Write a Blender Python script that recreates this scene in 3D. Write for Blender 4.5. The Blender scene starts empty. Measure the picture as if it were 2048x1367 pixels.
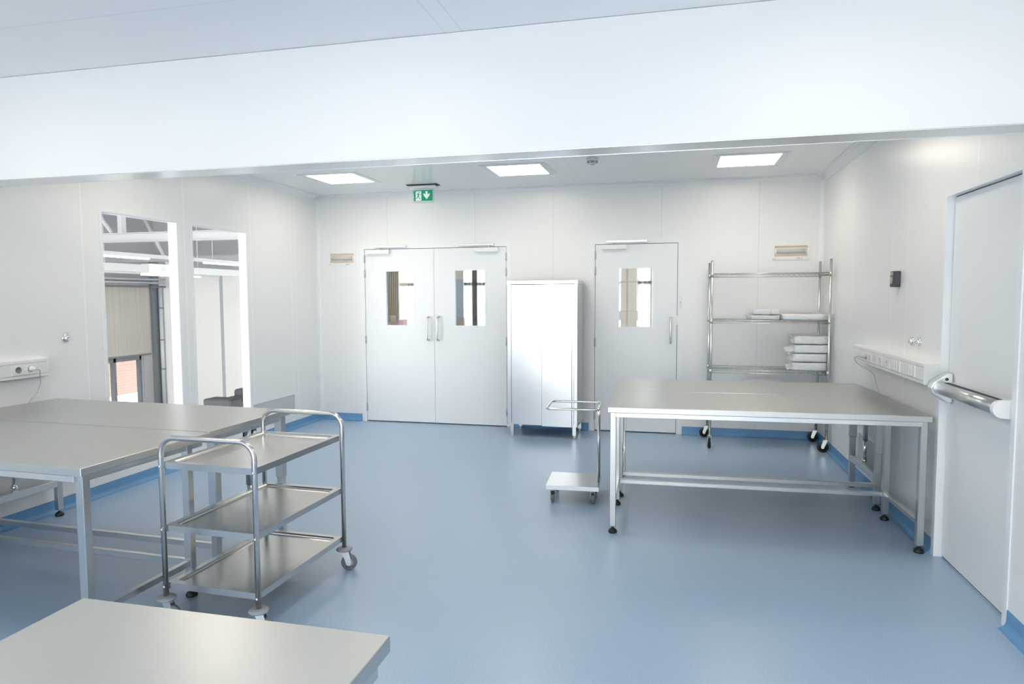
import bpy, bmesh, math, random
from mathutils import Vector, Matrix
random.seed(7)
PI = math.pi
SC = bpy.context.scene
COL = SC.collection

# ------------------------------------------------------------------ room
XL, XR, YB, ZC = -4.342, 1.530, 7.663, 2.808      # side walls, end wall, ceiling
YR = -5.6                                          # glazed wall behind the camera
YM, ZB, BT = 3.133, 2.229, 0.165                   # bulkhead
TH = 0.835                                         # table height

# ------------------------------------------------------------------ materials
def mat(name, col, rough=0.5, metal=0.0, spec=0.5, emit=None, estr=0.0, coat=0.0):
    m = bpy.data.materials.new(name); m.use_nodes = True
    b = m.node_tree.nodes['Principled BSDF']
    b.inputs['Base Color'].default_value = (*col, 1)
    b.inputs['Roughness'].default_value = rough
    b.inputs['Metallic'].default_value = metal
    b.inputs['Specular IOR Level'].default_value = spec
    b.inputs['Coat Weight'].default_value = coat
    if emit:
        b.inputs['Emission Color'].default_value = (*emit, 1)
        b.inputs['Emission Strength'].default_value = estr
    return m

def nd(m, t, **kw):
    n = m.node_tree.nodes.new(t)
    for k, v in kw.items(): setattr(n, k, v)
    return n

def lk(m, a, b): m.node_tree.links.new(a, b)

def mathn(m, op, a, b=None):
    n = nd(m, 'ShaderNodeMath', operation=op)
    for i, v in enumerate((a, b)):
        if v is None: continue
        if isinstance(v, (int, float)): n.inputs[i].default_value = v
        else: lk(m, v, n.inputs[i])
    return n.outputs[0]

def panel_mat(name, col, rough, axis, seams, seam_col, w=0.0035, spec=0.5):
    """glossy sandwich-panel paint with fine joints at given object coordinates along one axis"""
    m = mat(name, col, rough, spec=spec)
    b = m.node_tree.nodes['Principled BSDF']
    tc = nd(m, 'ShaderNodeTexCoord'); sx = nd(m, 'ShaderNodeSeparateXYZ')
    lk(m, tc.outputs['Object'], sx.inputs[0])
    tot = None
    for ax, s in ((axis, s) for s in seams) if isinstance(axis, int) else seams:
        d = mathn(m, 'ABSOLUTE', mathn(m, 'SUBTRACT', sx.outputs[ax], s))
        k = mathn(m, 'LESS_THAN', d, w)
        tot = k if tot is None else mathn(m, 'MAXIMUM', tot, k)
    mx = nd(m, 'ShaderNodeMixRGB'); mx.inputs[1].default_value = (*col, 1); mx.inputs[2].default_value = (*seam_col, 1)
    lk(m, tot, mx.inputs[0]); lk(m, mx.outputs[0], b.inputs['Base Color'])
    # very slight ripple of the thin sheet metal
    nz = nd(m, 'ShaderNodeTexNoise'); nz.inputs['Scale'].default_value = 1.3; nz.inputs['Detail'].default_value = 1
    lk(m, tc.outputs['Object'], nz.inputs['Vector'])
    bp = nd(m, 'ShaderNodeBump'); bp.inputs['Strength'].default_value = 0.05; bp.inputs['Distance'].default_value = 0.02
    lk(m, nz.outputs['Fac'], bp.inputs['Height']); lk(m, bp.outputs['Normal'], b.inputs['Normal'])
    return m

def steel_mat(name, col, r0, r1, stretch=(1, 60, 60), bump=0.04):
    m = mat(name, col, r0, 1.0)
    b = m.node_tree.nodes['Principled BSDF']
    if r0 == r1: return m
    tc = nd(m, 'ShaderNodeTexCoord'); mp = nd(m, 'ShaderNodeMapping'); mp.inputs['Scale'].default_value = stretch
    lk(m, tc.outputs['Object'], mp.inputs[0])
    nz = nd(m, 'ShaderNodeTexNoise'); nz.inputs['Scale'].default_value = 6; nz.inputs['Detail'].default_value = 3
    lk(m, mp.outputs[0], nz.inputs['Vector'])
    mr = nd(m, 'ShaderNodeMapRange'); mr.inputs['From Min'].default_value = .3; mr.inputs['From Max'].default_value = .7
    mr.inputs['To Min'].default_value = r0; mr.inputs['To Max'].default_value = r1
    lk(m, nz.outputs['Fac'], mr.inputs['Value']); lk(m, mr.outputs[0], b.inputs['Roughness'])
    bp = nd(m, 'ShaderNodeBump'); bp.inputs['Strength'].default_value = bump; bp.inputs['Distance'].default_value = 0.002
    if bump > 0: lk(m, nz.outputs['Fac'], bp.inputs['Height']); lk(m, bp.outputs['Normal'], b.inputs['Normal'])
    return m

def vinyl_mat(name, col, rough, speck=0.22, spec=1.0):
    m = mat(name, col, rough, spec=spec)
    b = m.node_tree.nodes['Principled BSDF']
    tc = nd(m, 'ShaderNodeTexCoord')
    nz = nd(m, 'ShaderNodeTexNoise'); nz.inputs['Scale'].default_value = 240; nz.inputs['Detail'].default_value = 2
    lk(m, tc.outputs['Object'], nz.inputs['Vector'])
    n2 = nd(m, 'ShaderNodeTexNoise'); n2.inputs['Scale'].default_value = 1.1; n2.inputs['Detail'].default_value = 3
    lk(m, tc.outputs['Object'], n2.inputs['Vector'])
    cr = nd(m, 'ShaderNodeValToRGB')
    cr.color_ramp.elements[0].position = .3; cr.color_ramp.elements[1].position = .7
    cr.color_ramp.elements[0].color = (*[c * (1 - speck) for c in col], 1)
    cr.color_ramp.elements[1].color = (*[min(1, c * (1 + speck)) for c in col], 1)
    lk(m, nz.outputs['Fac'], cr.inputs[0]); lk(m, cr.outputs[0], b.inputs['Base Color'])
    mr = nd(m, 'ShaderNodeMapRange'); mr.inputs['To Min'].default_value = rough - .05; mr.inputs['To Max'].default_value = rough + .07
    lk(m, n2.outputs['Fac'], mr.inputs['Value']); lk(m, mr.outputs[0], b.inputs['Roughness'])
    return m

def glass_mat(name, tint=(.96, .98, .98), rough=0.0, refl=1.0):
    m = bpy.data.materials.new(name); m.use_nodes = True
    nt = m.node_tree; nt.nodes.remove(nt.nodes['Principled BSDF'])
    out = nt.nodes['Material Output']
    tr = nd(m, 'ShaderNodeBsdfTransparent'); tr.inputs[0].default_value = (*tint, 1)
    gl = nd(m, 'ShaderNodeBsdfGlossy'); gl.inputs['Roughness'].default_value = rough
    ge = nd(m, 'ShaderNodeNewGeometry'); dp = nd(m, 'ShaderNodeVectorMath', operation='DOT_PRODUCT')
    lk(m, ge.outputs['Normal'], dp.inputs[0]); lk(m, ge.outputs['Incoming'], dp.inputs[1])
    k = mathn(m, 'SUBTRACT', 1.0, mathn(m, 'ABSOLUTE', dp.outputs['Value']))
    fr = mathn(m, 'ADD', .04, mathn(m, 'MULTIPLY', .96, mathn(m, 'POWER', k, 5)))
    mx = nd(m, 'ShaderNodeMixShader')
    lk(m, mathn(m, 'MULTIPLY', fr, refl), mx.inputs[0]); lk(m, tr.outputs[0], mx.inputs[1]); lk(m, gl.outputs[0], mx.inputs[2])
    lk(m, mx.outputs[0], out.inputs[0])
    return m

def sheer_mat(name):
    m = bpy.data.materials.new(name); m.use_nodes = True
    nt = m.node_tree; nt.nodes.remove(nt.nodes['Principled BSDF'])
    tl = nd(m, 'ShaderNodeBsdfTranslucent'); tl.inputs[0].default_value = (.62, .63, .63, 1)
    tr = nd(m, 'ShaderNodeBsdfTransparent'); mx = nd(m, 'ShaderNodeMixShader'); mx.inputs[0].default_value = .16
    lk(m, tl.outputs[0], mx.inputs[1]); lk(m, tr.outputs[0], mx.inputs[2]); lk(m, mx.outputs[0], nt.nodes['Material Output'].inputs[0])
    return m

def lamp_mat(name, col, s):
    m = bpy.data.materials.new(name); m.use_nodes = True
    nt = m.node_tree; nt.nodes.remove(nt.nodes['Principled BSDF'])
    e = nd(m, 'ShaderNodeEmission'); e.inputs[0].default_value = (*col, 1); e.inputs[1].default_value = s
    lk(m, e.outputs[0], nt.nodes['Material Output'].inputs[0])
    return m

def brick_mat(name):
    m = mat(name, (.5, .3, .25), .9)
    b = m.node_tree.nodes['Principled BSDF']
    tc = nd(m, 'ShaderNodeTexCoord'); mp = nd(m, 'ShaderNodeMapping')
    mp.inputs['Rotation'].default_value = (PI / 2, 0, PI / 2)
    sx = nd(m, 'ShaderNodeSeparateXYZ'); cb = nd(m, 'ShaderNodeCombineXYZ')
    lk(m, tc.outputs['Object'], sx.inputs[0]); lk(m, sx.outputs[1], cb.inputs[0]); lk(m, sx.outputs[2], cb.inputs[1])
    br = nd(m, 'ShaderNodeTexBrick'); br.inputs['Scale'].default_value = 4.0
    br.inputs['Color1'].default_value = (.145, .085, .074, 1); br.inputs['Color2'].default_value = (.125, .075, .065, 1)
    br.inputs['Mortar'].default_value = (.15, .12, .115, 1); br.inputs['Mortar Size'].default_value = .02
    lk(m, cb.outputs[0], br.inputs['Vector']); lk(m, br.outputs[0], b.inputs['Base Color'])
    return m

def wood_mat(name, c0, c1, scale=(18, 18, 1)):
    m = mat(name, c0, .6)
    b = m.node_tree.nodes['Principled BSDF']
    tc = nd(m, 'ShaderNodeTexCoord'); mp = nd(m, 'ShaderNodeMapping'); mp.inputs['Scale'].default_value = scale
    lk(m, tc.outputs['Object'], mp.inputs[0])
    nz = nd(m, 'ShaderNodeTexNoise'); nz.inputs['Scale'].default_value = 3; nz.inputs['Detail'].default_value = 4
    lk(m, mp.outputs[0], nz.inputs['Vector'])
    cr = nd(m, 'ShaderNodeValToRGB'); cr.color_ramp.elements[0].color = (*c0, 1); cr.color_ramp.elements[1].color = (*c1, 1)
    cr.color_ramp.elements[0].position = .35; cr.color_ramp.elements[1].position = .65
    lk(m, nz.outputs['Fac'], cr.inputs[0]); lk(m, cr.outputs[0], b.inputs['Base Color'])
    return m

def plastic_wrap_mat(name):
    m = mat(name, (.84, .86, .87), .28, spec=.6, coat=.4)
    b = m.node_tree.nodes['Principled BSDF']
    tc = nd(m, 'ShaderNodeTexCoord')
    nz = nd(m, 'ShaderNodeTexNoise'); nz.inputs['Scale'].default_value = 22; nz.inputs['Detail'].default_value = 4; nz.inputs['Distortion'].default_value = 1.5
    lk(m, tc.outputs['Object'], nz.inputs['Vector'])
    bp = nd(m, 'ShaderNodeBump'); bp.inputs['Strength'].default_value = .5; bp.inputs['Distance'].default_value = .015
    lk(m, nz.outputs['Fac'], bp.inputs['Height']); lk(m, bp.outputs['Normal'], b.inputs['Normal'])
    return m

def perforated_mat(name, axis):
    m = mat(name, (.7, .72, .72), .45)
    b = m.node_tree.nodes['Principled BSDF']
    tc = nd(m, 'ShaderNodeTexCoord'); sx = nd(m, 'ShaderNodeSeparateXYZ'); lk(m, tc.outputs['Object'], sx.inputs[0])
    p = 0.012
    row = mathn(m, 'FLOOR', mathn(m, 'DIVIDE', sx.outputs[2], p))
    odd = mathn(m, 'MULTIPLY', mathn(m, 'MODULO', mathn(m, 'ADD', row, 1000), 2), .5)
    u = mathn(m, 'SUBTRACT', mathn(m, 'FRACT', mathn(m, 'ADD', mathn(m, 'DIVIDE', sx.outputs[axis], p * 1.3), odd)), .5)
    v = mathn(m, 'SUBTRACT', mathn(m, 'FRACT', mathn(m, 'DIVIDE', sx.outputs[2], p)), .5)
    r = mathn(m, 'ADD', mathn(m, 'MULTIPLY', u, u), mathn(m, 'MULTIPLY', v, v))
    k = mathn(m, 'LESS_THAN', r, .085)
    mx = nd(m, 'ShaderNodeMixRGB'); mx.inputs[1].default_value = (.72, .74, .74, 1); mx.inputs[2].default_value = (.10, .10, .11, 1)
    lk(m, k, mx.inputs[0]); lk(m, mx.outputs[0], b.inputs['Base Color'])
    return m

WALLC = (.87, .87, .86); SEAM = (.74, .755, .755); SEAMB = (.97, .97, .97)
M = {}
M['wall_back'] = panel_mat('white_panel_back', WALLC, .30, 0, [-4.30, -3.40, -2.28, -1.35, -.13, .89], SEAM, .003)
M['wall_left'] = panel_mat('white_panel_left', WALLC, .30, 1, [2.2, 3.2, 4.20, 5.295, 6.28, 7.05, 7.14], SEAMB, .004)
M['wall_right'] = panel_mat('white_panel_right', WALLC, .30, 1, [6.45, 5.34, 5.02, 3.99, 2.9, 1.8], SEAMB, .004)
M['bulkhead'] = panel_mat('white_panel_bulkhead', (.80, .81, .815), .42, 0, [-.955], (.80, .81, .82), .002, spec=.35)
M['ceiling'] = panel_mat('white_panel_ceiling', (.90, .91, .91), .22, None, [(0, -.99), (0, -1.074), (1, 2.58)], (.76, .79, .80), .0028, spec=1.0)
M['white'] = mat('white_lacquer', (.87, .88, .88), .32)
M['door'] = mat('white_door_lacquer', (.85, .87, .88), .32)
M['trim'] = mat('white_aluminium_trim', (.88, .89, .90), .35)
M['floor'] = vinyl_mat('blue_vinyl_floor', (.355, .478, .638), .32)
M['skirt'] = vinyl_mat('blue_vinyl_skirting', (.15, .33, .56), .5, .10, .5)
M['steel'] = steel_mat('brushed_stainless_steel', (.58, .59, .59), .28, .28)
M['steel_bar'] = steel_mat('brushed_stainless_bar', (.68, .69, .69), .28, .28)
M['steel_top'] = steel_mat('brushed_stainless_table_sheet', (.60, .60, .58), .32, .37, (1.5, 60, 60), 0)
M['steel_cab'] = steel_mat('brushed_stainless_cabinet_sheet', (.68, .69, .70), .19, .25, (60, 60, 1.5), 0)
M['steel_tube'] = steel_mat('polished_stainless_tube', (.64, .63, .61), .16, .22, (40, 40, 2), 0)
M['tray'] = steel_mat('brushed_stainless_tray', (.62, .61, .59), .20, .27, (60, 2, 60), 0)
M['alu'] = mat('satin_aluminium', (.78, .81, .84), .30, 1.0)
M['zinc'] = mat('bright_zinc', (.70, .72, .68), .22, 1.0)
M['chrome'] = mat('chrome', (.75, .76, .78), .08, 1.0)
M['black'] = mat('black_rubber', (.012, .012, .013), .45)
M['black_gap'] = mat('dark_gap', (.03, .035, .035), .7)
M['grey_rubber'] = mat('grey_rubber', (.16, .165, .18), .55)
M['grey_plastic'] = mat('pale_grey_plastic', (.30, .31, .33), .45)
M['hub_grey'] = mat('light_grey_hub', (.55, .56, .58), .4)
M['white_plastic'] = mat('white_plastic', (.86, .86, .85), .35)
M['socket_grey'] = mat('dark_socket_face', (.20, .22, .22), .4)
M['grey_detail'] = mat('grey_detail', (.55, .57, .58), .4)
M['pale_detail'] = mat('pale_detail', (.70, .71, .72), .4)
M['cable'] = mat('grey_cable_sheath', (.52, .55, .56), .45)
M['panel'] = lamp_mat('lamp_diffuser', (1.0, .91, .77), 10.5)
M['glass'] = glass_mat('window_glass', refl=.35)
M['acrylic'] = glass_mat('clear_acrylic', (.93, .97, .96))
M['sign_green'] = mat('sign_green', (.0, .30, .14), .4, emit=(.0, .30, .14), estr=.22)
M['sign_white'] = mat('sign_white', (.85, .9, .88), .4, emit=(.8, .9, .86), estr=.22)
M['beige'] = mat('beige_reflector', (.70, .58, .44), .35)
M['louver_light'] = mat('pale_reflector', (.84, .80, .72), .3)
M['tube_glass'] = mat('lamp_tube_glass', (.62, .64, .62), .15)
M['wrap'] = plastic_wrap_mat('plastic_wrap')
M['film'] = glass_mat('loose_clear_film', (.90, .92, .93), .25, 2.0)
M['red'] = mat('red_print', (.75, .22, .17), .5)
M['perf_y'] = perforated_mat('perforated_sheet', 1)
M['wire'] = mat('zinc_wire', (.62, .64, .60), .25, 1.0)
M['dark_grey'] = mat('charcoal_plastic', (.05, .052, .06), .4)
M['pinkgrey'] = mat('pinkish_grey_face', (.45, .38, .38), .35)
M['hall_dark'] = mat('dark_roof_lining', (.17, .165, .19), .9)
M['hall_grey'] = mat('grey_cladding', (.40, .42, .45), .8)
M['hall_white'] = panel_mat('hall_white_panels', (.77, .77, .76), .5, 0, [-8.07], (.38, .41, .45), .035)
M['hall_floor'] = mat('hall_concrete', (.4, .4, .4), .6)
M['hall_steel'] = mat('white_painted_steel', (.55, .57, .58), .5)
M['hall_frame'] = mat('dark_window_frame', (.16, .18, .20), .5)
M['hall_panel'] = mat('mauve_grey_sheet', (.36, .36, .39), .6)
M['blind'] = wood_mat('blind_fabric', (.39, .37, .335), (.47, .45, .41), (1, 14, .15))
M['brick'] = brick_mat('outside_brick')  # plain brick and mortar colours
M['pipe'] = mat('grey_pipe', (.50, .53, .58), .4)
M['sofa'] = mat('grey_upholstery', (.065, .072, .082), .8)
M['lampstrip'] = lamp_mat('linear_lamp', (1.0, .93, .80), 9.0)
M['wood'] = wood_mat('pale_wood', (.46, .37, .29), (.52, .43, .345))
M['curtain'] = wood_mat('beige_curtain', (.66, .57, .48), (.78, .70, .61), (14, 14, .2))
M['bluegrey'] = mat('blue_grey_panel', (.42, .47, .52), .5)
M['sheer'] = sheer_mat('sheer_fabric')
M['pink'] = mat('pink_card', (.80, .42, .47), .6)
M['brown'] = mat('brown_card', (.45, .36, .28), .6)
M['tan'] = mat('tan_card', (.72, .63, .53), .6)
M['ground'] = mat('pale_ground', (.25, .25, .24), .8)
M['beige_frame'] = mat('beige_window_frame', (.50, .44, .37), .5)

# ------------------------------------------------------------------ mesh helpers
class MB:
    def __init__(s): s.bm = bmesh.new(); s.mats = []
    def mi(s, m):
        if m is None: return 0
        if m not in s.mats: s.mats.append(m)
        return s.mats.index(m)
    def box(s, x0, x1, y0, y1, z0, z1, bev=0.0, m=None, seg=1, mtx=None):
        r = bmesh.ops.create_cube(s.bm, size=1)
        vs = r['verts']
        for v in vs:
            v.co = Vector((x0 + (v.co.x + .5) * (x1 - x0), y0 + (v.co.y + .5) * (y1 - y0), z0 + (v.co.z + .5) * (z1 - z0)))
        fs = list({f for v in vs for f in v.link_faces})
        if bev > 0:
            es = list({e for v in vs for e in v.link_edges})
            rr = bmesh.ops.bevel(s.bm, geom=es, offset=bev, segments=seg, affect='EDGES', profile=.5)
            vs = list({v for f in rr['faces'] for v in f.verts} | {v for v in vs if v.is_valid})
            fs = list({f for v in vs for f in v.link_faces})
        for f in fs: f.material_index = s.mi(m)
        if mtx is not None: bmesh.ops.transform(s.bm, matrix=mtx, verts=list({v for f in fs for v in f.verts}))
        return s
    def tube(s, pts, r, n=10, m=None, caps=True, closed=False):
        pts = [Vector(p) for p in pts]
        if closed: P = pts
        else: P = pts
        N = len(P); rings = []
        def tan(i):
            if closed: return (P[(i + 1) % N] - P[i - 1]).normalized()
            a = P[max(0, i - 1)]; b = P[min(N - 1, i + 1)]
            return (b - a).normalized()
        t = tan(0)
        ref = Vector((0, 0, 1)) if abs(t.z) < .9 else Vector((1, 0, 0))
        u = t.cross(ref).normalized()
        for i in range(N):
            t = tan(i)
            u = (u - t * u.dot(t)).normalized(); w = t.cross(u)
            rr = r[i] if isinstance(r, (list, tuple)) else r
            # keep width in mitred bends
            rings.append([s.bm.verts.new(P[i] + (u * math.cos(2 * PI * k / n) + w * math.sin(2 * PI * k / n)) * rr) for k in range(n)])
        k0 = s.mi(m)
        rng = range(N if closed else N - 1)
        for i in rng:
            a = rings[i]; b = rings[(i + 1) % N]
            for k in range(n):
                f = s.bm.faces.new((a[k], a[(k + 1) % n], b[(k + 1) % n], b[k])); f.smooth = True; f.material_index = k0
        if caps and not closed:
            f = s.bm.faces.new(list(reversed(rings[0]))); f.material_index = k0
            f = s.bm.faces.new(rings[-1]); f.material_index = k0
        return s
    def lathe(s, prof, n=20, m=None, origin=(0, 0, 0), axis='Z', smooth=True):
        """prof: list of (radius, height)"""
        o = Vector(origin); rings = []; k0 = s.mi(m)
        def pt(r, h, a):
            c, d = r * math.cos(a), r * math.sin(a)
            if axis == 'Z': return o + Vector((c, d, h))
            if axis == 'X': return o + Vector((h, c, d))
            return o + Vector((d, h, c))
        for r, h in prof:
            if r < 1e-6: rings.append([s.bm.verts.new(pt(0, h, 0))])
            else: rings.append([s.bm.verts.new(pt(r, h, 2 * PI * k / n)) for k in range(n)])
        for a, b in zip(rings, rings[1:]):
            for k in range(n):
                k2 = (k + 1) % n
                if len(a) == 1 and len(b) == 1: continue
                if len(a) == 1: vs = (a[0], b[k2], b[k])
                elif len(b) == 1: vs = (a[k], a[k2], b[0])
                else: vs = (a[k], a[k2], b[k2], b[k])
                f = s.bm.faces.new(vs); f.smooth = smooth; f.material_index = k0
        return s
    def cyl(s, p0, p1, r, n=16, m=None):
        return s.tube([p0, p1], r, n, m)
    def prism(s, poly, lo, hi, axis='Y', m=None):
        """extrude a 2-D polygon along an axis. axis X: poly=(y,z); Y: poly=(x,z); Z: poly=(x,y)"""
        def pt(p, h):
            if axis == 'X': return (h, p[0], p[1])
            if axis == 'Y': return (p[0], h, p[1])
            return (p[0], p[1], h)
        a = [s.bm.verts.new(pt(p, lo)) for p in poly]; b = [s.bm.verts.new(pt(p, hi)) for p in poly]
        n = len(poly); k0 = s.mi(m)
        for k in range(n):
            s.bm.faces.new((a[k], a[(k + 1) % n], b[(k + 1) % n], b[k])).material_index = k0
        s.bm.faces.new(list(reversed(a))).material_index = k0; s.bm.faces.new(b).material_index = k0
        return s
    def build(s, name, m=None, parent=None, bevel=0.0, loc=None, rotz=None):
        bmesh.ops.recalc_face_normals(s.bm, faces=s.bm.faces[:])
        me = bpy.data.meshes.new(name); s.bm.to_mesh(me); s.bm.free()
        if s.mats:
            for k in s.mats: me.materials.append(k if not isinstance(k, str) else M[k])
        else: me.materials.append(M[m] if isinstance(m, str) else m)
        o = bpy.data.objects.new(name, me); COL.objects.link(o)
        if parent: o.parent = parent
        if loc: o.location = loc
        if rotz: o.rotation_euler.z = rotz
        if bevel:
            b = o.modifiers.new('bevel', 'BEVEL'); b.width = bevel; b.segments = 2; b.limit_method = 'ANGLE'
        return o

def fillet(pts, r, n=6):
    """polyline with rounded corners"""
    P = [Vector(p) for p in pts]; out = [P[0]]
    for i in range(1, len(P) - 1):
        out += arc(P[i - 1], P[i], P[i + 1], r, n)
    out.append(P[-1]); return out

def arc(a, b, c, r, n):
    d0 = (a - b).normalized(); d1 = (c - b).normalized()
    ang = d0.angle(d1); t = r / math.tan(ang / 2)
    cen = b + (d0 + d1).normalized() * (r / math.sin(ang / 2))
    s = b + d0 * t - cen; e = b + d1 * t - cen
    tot = s.angle(e); ax = s.cross(e).normalized()
    return [cen + Matrix.Rotation(tot * k / n, 3, ax) @ s for k in range(n + 1)]

def ring_path(pts, r, n=6):
    P = [Vector(p) for p in pts]; out = []
    for i in range(len(P)): out += arc(P[i - 1], P[i], P[(i + 1) % len(P)], r, n)
    return out

def tag(o, label=None, cat=None, group=None, kind=None):
    if label: o['label'] = label
    if cat: o['category'] = cat
    if group: o['group'] = group
    if kind: o['kind'] = kind
    return o

def thing(name, label, cat, loc=(0, 0, 0), rotz=0.0, group=None):
    o = bpy.data.objects.new(name, None); COL.objects.link(o); o.empty_display_size = .1
    o.location = loc; o.rotation_euler = (0, 0, rotz)
    return tag(o, label, cat, group)

def struct(o, label=None):
    o['kind'] = 'structure'
    if label: o['label'] = label
    return o

KIDS = {}
def kids(o): return [c for c in bpy.data.objects if c.parent == o]
def dup(root, loc=None, rotz=None, label=None, group=None, parent=None):
    c = root.copy(); COL.objects.link(c)
    if parent is not None: c.parent = parent
    if loc is not None: c.location = loc
    if rotz is not None: c.rotation_euler = (0, 0, rotz)
    if label: c['label'] = label
    if group: c['group'] = group
    for k in kids(root): dup(k, parent=c)
    return c

def wall(name, axis, pos, th, u0, u1, z0, z1, holes, m):
    """a wall with rectangular openings; holes = (u0,u1,z0,z1). axis 'X': plane x=pos..pos+th, u=y; axis 'Y': plane y=pos..pos+th, u=x"""
    us = sorted({u0, u1, *[h[0] for h in holes], *[h[1] for h in holes]})
    b = MB()
    for a, c in zip(us, us[1:]):
        mid = (a + c) / 2; cut = sorted((h[2], h[3]) for h in holes if h[0] < mid < h[1])
        z = z0; segs = []
        for lo, hi in cut:
            if lo > z: segs.append((z, lo))
            z = hi
        if z < z1: segs.append((z, z1))
        for lo, hi in segs:
            if axis == 'X': b.box(pos, pos + th, a, c, lo, hi)
            else: b.box(a, c, pos, pos + th, lo, hi)
    return struct(b.build(name, m))

# ================================================================== SETTING
WT = .08
struct(MB().box(XL - WT, XR + .2, YR - .2, 11.3, -.12, 0).build('floor', 'floor'), 'blue speckled vinyl floor')
c = MB()
c.box(XL - .08, XR + .1, YR - .2, YB + .1, ZC, ZC + .12)
struct(c.build('ceiling', 'ceiling'), 'white panelled ceiling')

W1 = (4.385, 5.195, .30, 2.222); W2 = (5.40, 6.20, .30, 2.222)
wall('wall_left', 'X', XL - WT, WT, YR - .1, YB + .1, 0, ZC, [W1, W2], 'wall_left')
D1 = (-3.715, -1.895, 0, 2.14); D3 = (-.872, .058, 0, 2.14)
wall('wall_back', 'Y', YB, .1, XL, XR + .1, 0, ZC, [D1, D3], 'wall_back')
DR = (3.513, 4.365, 0, 2.11)
wall('wall_right', 'X', XR, .1, YR - .1, YB, 0, ZC, [(DR[0] - .042, DR[1] + .042, 0, DR[3] + .042)], 'wall_right')
wall('wall_rear', 'Y', YR - .1, .1, XL, XR, 0, ZC, [(-4.1, 1.35, .34, 2.55)], 'white')
struct(MB().box(XL + .002, XR - .002, YM, YM + BT, ZB + .004, ZC - .002).build('wall_bulkhead', 'bulkhead'), 'white bulkhead crossing the room')
t = MB(); t.box(XL + .002, XR - .002, YM + .002, YM + BT - .002, ZB, ZB + .0035)
t.box(XL + .002, XR - .002, YM + BT - .003, YM + BT + .004, ZB - .001, ZB + .035, m=None)
struct(t.build('trim_1', 'alu'), 'satin metal strip closing the underside of the bulkhead')

# cove profiles between ceiling and walls and in the corners
def cove(name, axis, u0, u1, base, s, r=.055):
    poly = []
    for k in range(7):
        a = PI / 2 * k / 6
        poly.append((base + s * r * (1 - math.sin(a)), ZC - r * (1 - math.cos(a))))
    poly = [(base, ZC - r - .02), (base + s * .006, ZC - r - .02), (base + s * .006, ZC - r)] + [(base + s * (.006 + r * (1 - math.cos(PI / 2 * k / 6))), ZC - r + r * math.sin(PI / 2 * k / 6) - .006) for k in range(7)] + [(base + s * (r + .03), ZC - .006), (base + s * (r + .03), ZC), (base, ZC)]
    b = MB(); b.prism(poly, u0, u1, axis)
    return struct(b.build(name, 'trim'))
cove('trim_2', 'X', XL, XR, YB, -1, .024)
cove('trim_3', 'Y', YM + BT, YB - .06, XL, 1)
cove('trim_4', 'Y', YM + BT, YB - .06, XR, -1)
for i, (x, s) in enumerate(((XL, 1), (XR, -1))):
    r = .035
    poly = [(x, YB), (x, YB - r - .008), (x + s * .004, YB - r - .008)] + [(x + s * (.004 + r * (1 - math.cos(PI / 2 * k / 5))), YB - .004 - r + r * math.sin(PI / 2 * k / 5)) for k in range(6)] + [(x + s * (r + .012), YB - .004), (x + s * (r + .012), YB)]
    struct(MB().prism(poly, .09, ZC - .06, 'Z').build('trim_%d' % (5 + i), 'trim'))

# coved skirting
def skirting(name, axis, u0, u1, base, s):
    prof = [(0, .09), (.004, .09), (.005, .045)] + [(.005 + .034 * (1 - math.cos(PI / 2 * k / 5)), .040 - .038 * math.sin(PI / 2 * k / 5)) for k in range(6)] + [(.039, .0005), (0, .0005)]
    poly = [(base + s * p, z) for p, z in prof]
    return struct(MB().prism(poly, u0, u1, axis).build(name, 'skirt'), 'blue coved vinyl skirting')
skirting('baseboard_left', 'Y', YR, YB - .002, XL, 1)
skirting('baseboard_right', 'Y', 4.412, YB - .002, XR, -1)
skirting('baseboard_right.001', 'Y', YR, 3.470, XR, -1)
skirting('baseboard_back', 'X', XL, -3.772, YB, -1)
skirting('baseboard_back.001', 'X', -1.838, -.930, YB, -1)
skirting('baseboard_back.002', 'X', .115, XR, YB, -1)

# ---- windows in the left wall
for i, (a, b_, z0, z1) in enumerate((W1, W2)):
    f = MB(); w = .028
    for (y0, y1, q0, q1) in ((a - w, a, z0 - w, z1 + w), (b_, b_ + w, z0 - w, z1 + w), (a, b_, z1, z1 + w), (a, b_, z0 - w, z0)):
        f.box(XL - .001, XL + .004, y0, y1, q0, q1)
    fr = struct(f.build('window_%d' % (i + 1), 'trim'), 'tall fixed window in the left wall')
    rv = MB()                                                       # lining of the reveal
    rv.box(XL - WT - .004, XL, b_ - .004, b_, z0, z1).box(XL - WT - .004, XL, a, a + .004, z0, z1)
    rv.box(XL - WT - .004, XL, a + .004, b_ - .004, z1 - .004, z1).box(XL - WT - .004, XL, a + .004, b_ - .004, z0, z0 + .004)
    rv.build('reveal', 'trim', fr)
    MB().box(XL - .070, XL - .064, a + .004, b_ - .004, z0 + .004, z1 - .004).build('pane', 'glass', fr)

# ---- glazed wall behind the camera
f = MB(); x0, x1, z0, z1 = -4.1, 1.35, .34, 2.55; y0, y1 = YR - .08, YR - .02
f.box(x0, x1, y0, y1, z0, z0 + .06).box(x0, x1, y0, y1, z1 - .06, z1)
n = 4
for k in range(n + 1):
    x = x0 + (x1 - x0 - .06) * k / n
    f.box(x, x + .06, y0, y1, z0 + .06, z1 - .06)
f.box(x0 + .06, x1 - .06, y0 + .005, y1 - .005, 1.96, 2.0)
wr = struct(f.build('window_3', 'trim'), 'large glazed front behind the camera')
MB().box(x0 + .06, x1 - .06, YR - .053, YR - .047, z0 + .06, z1 - .06).build('pane', 'glass', wr)

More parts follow.
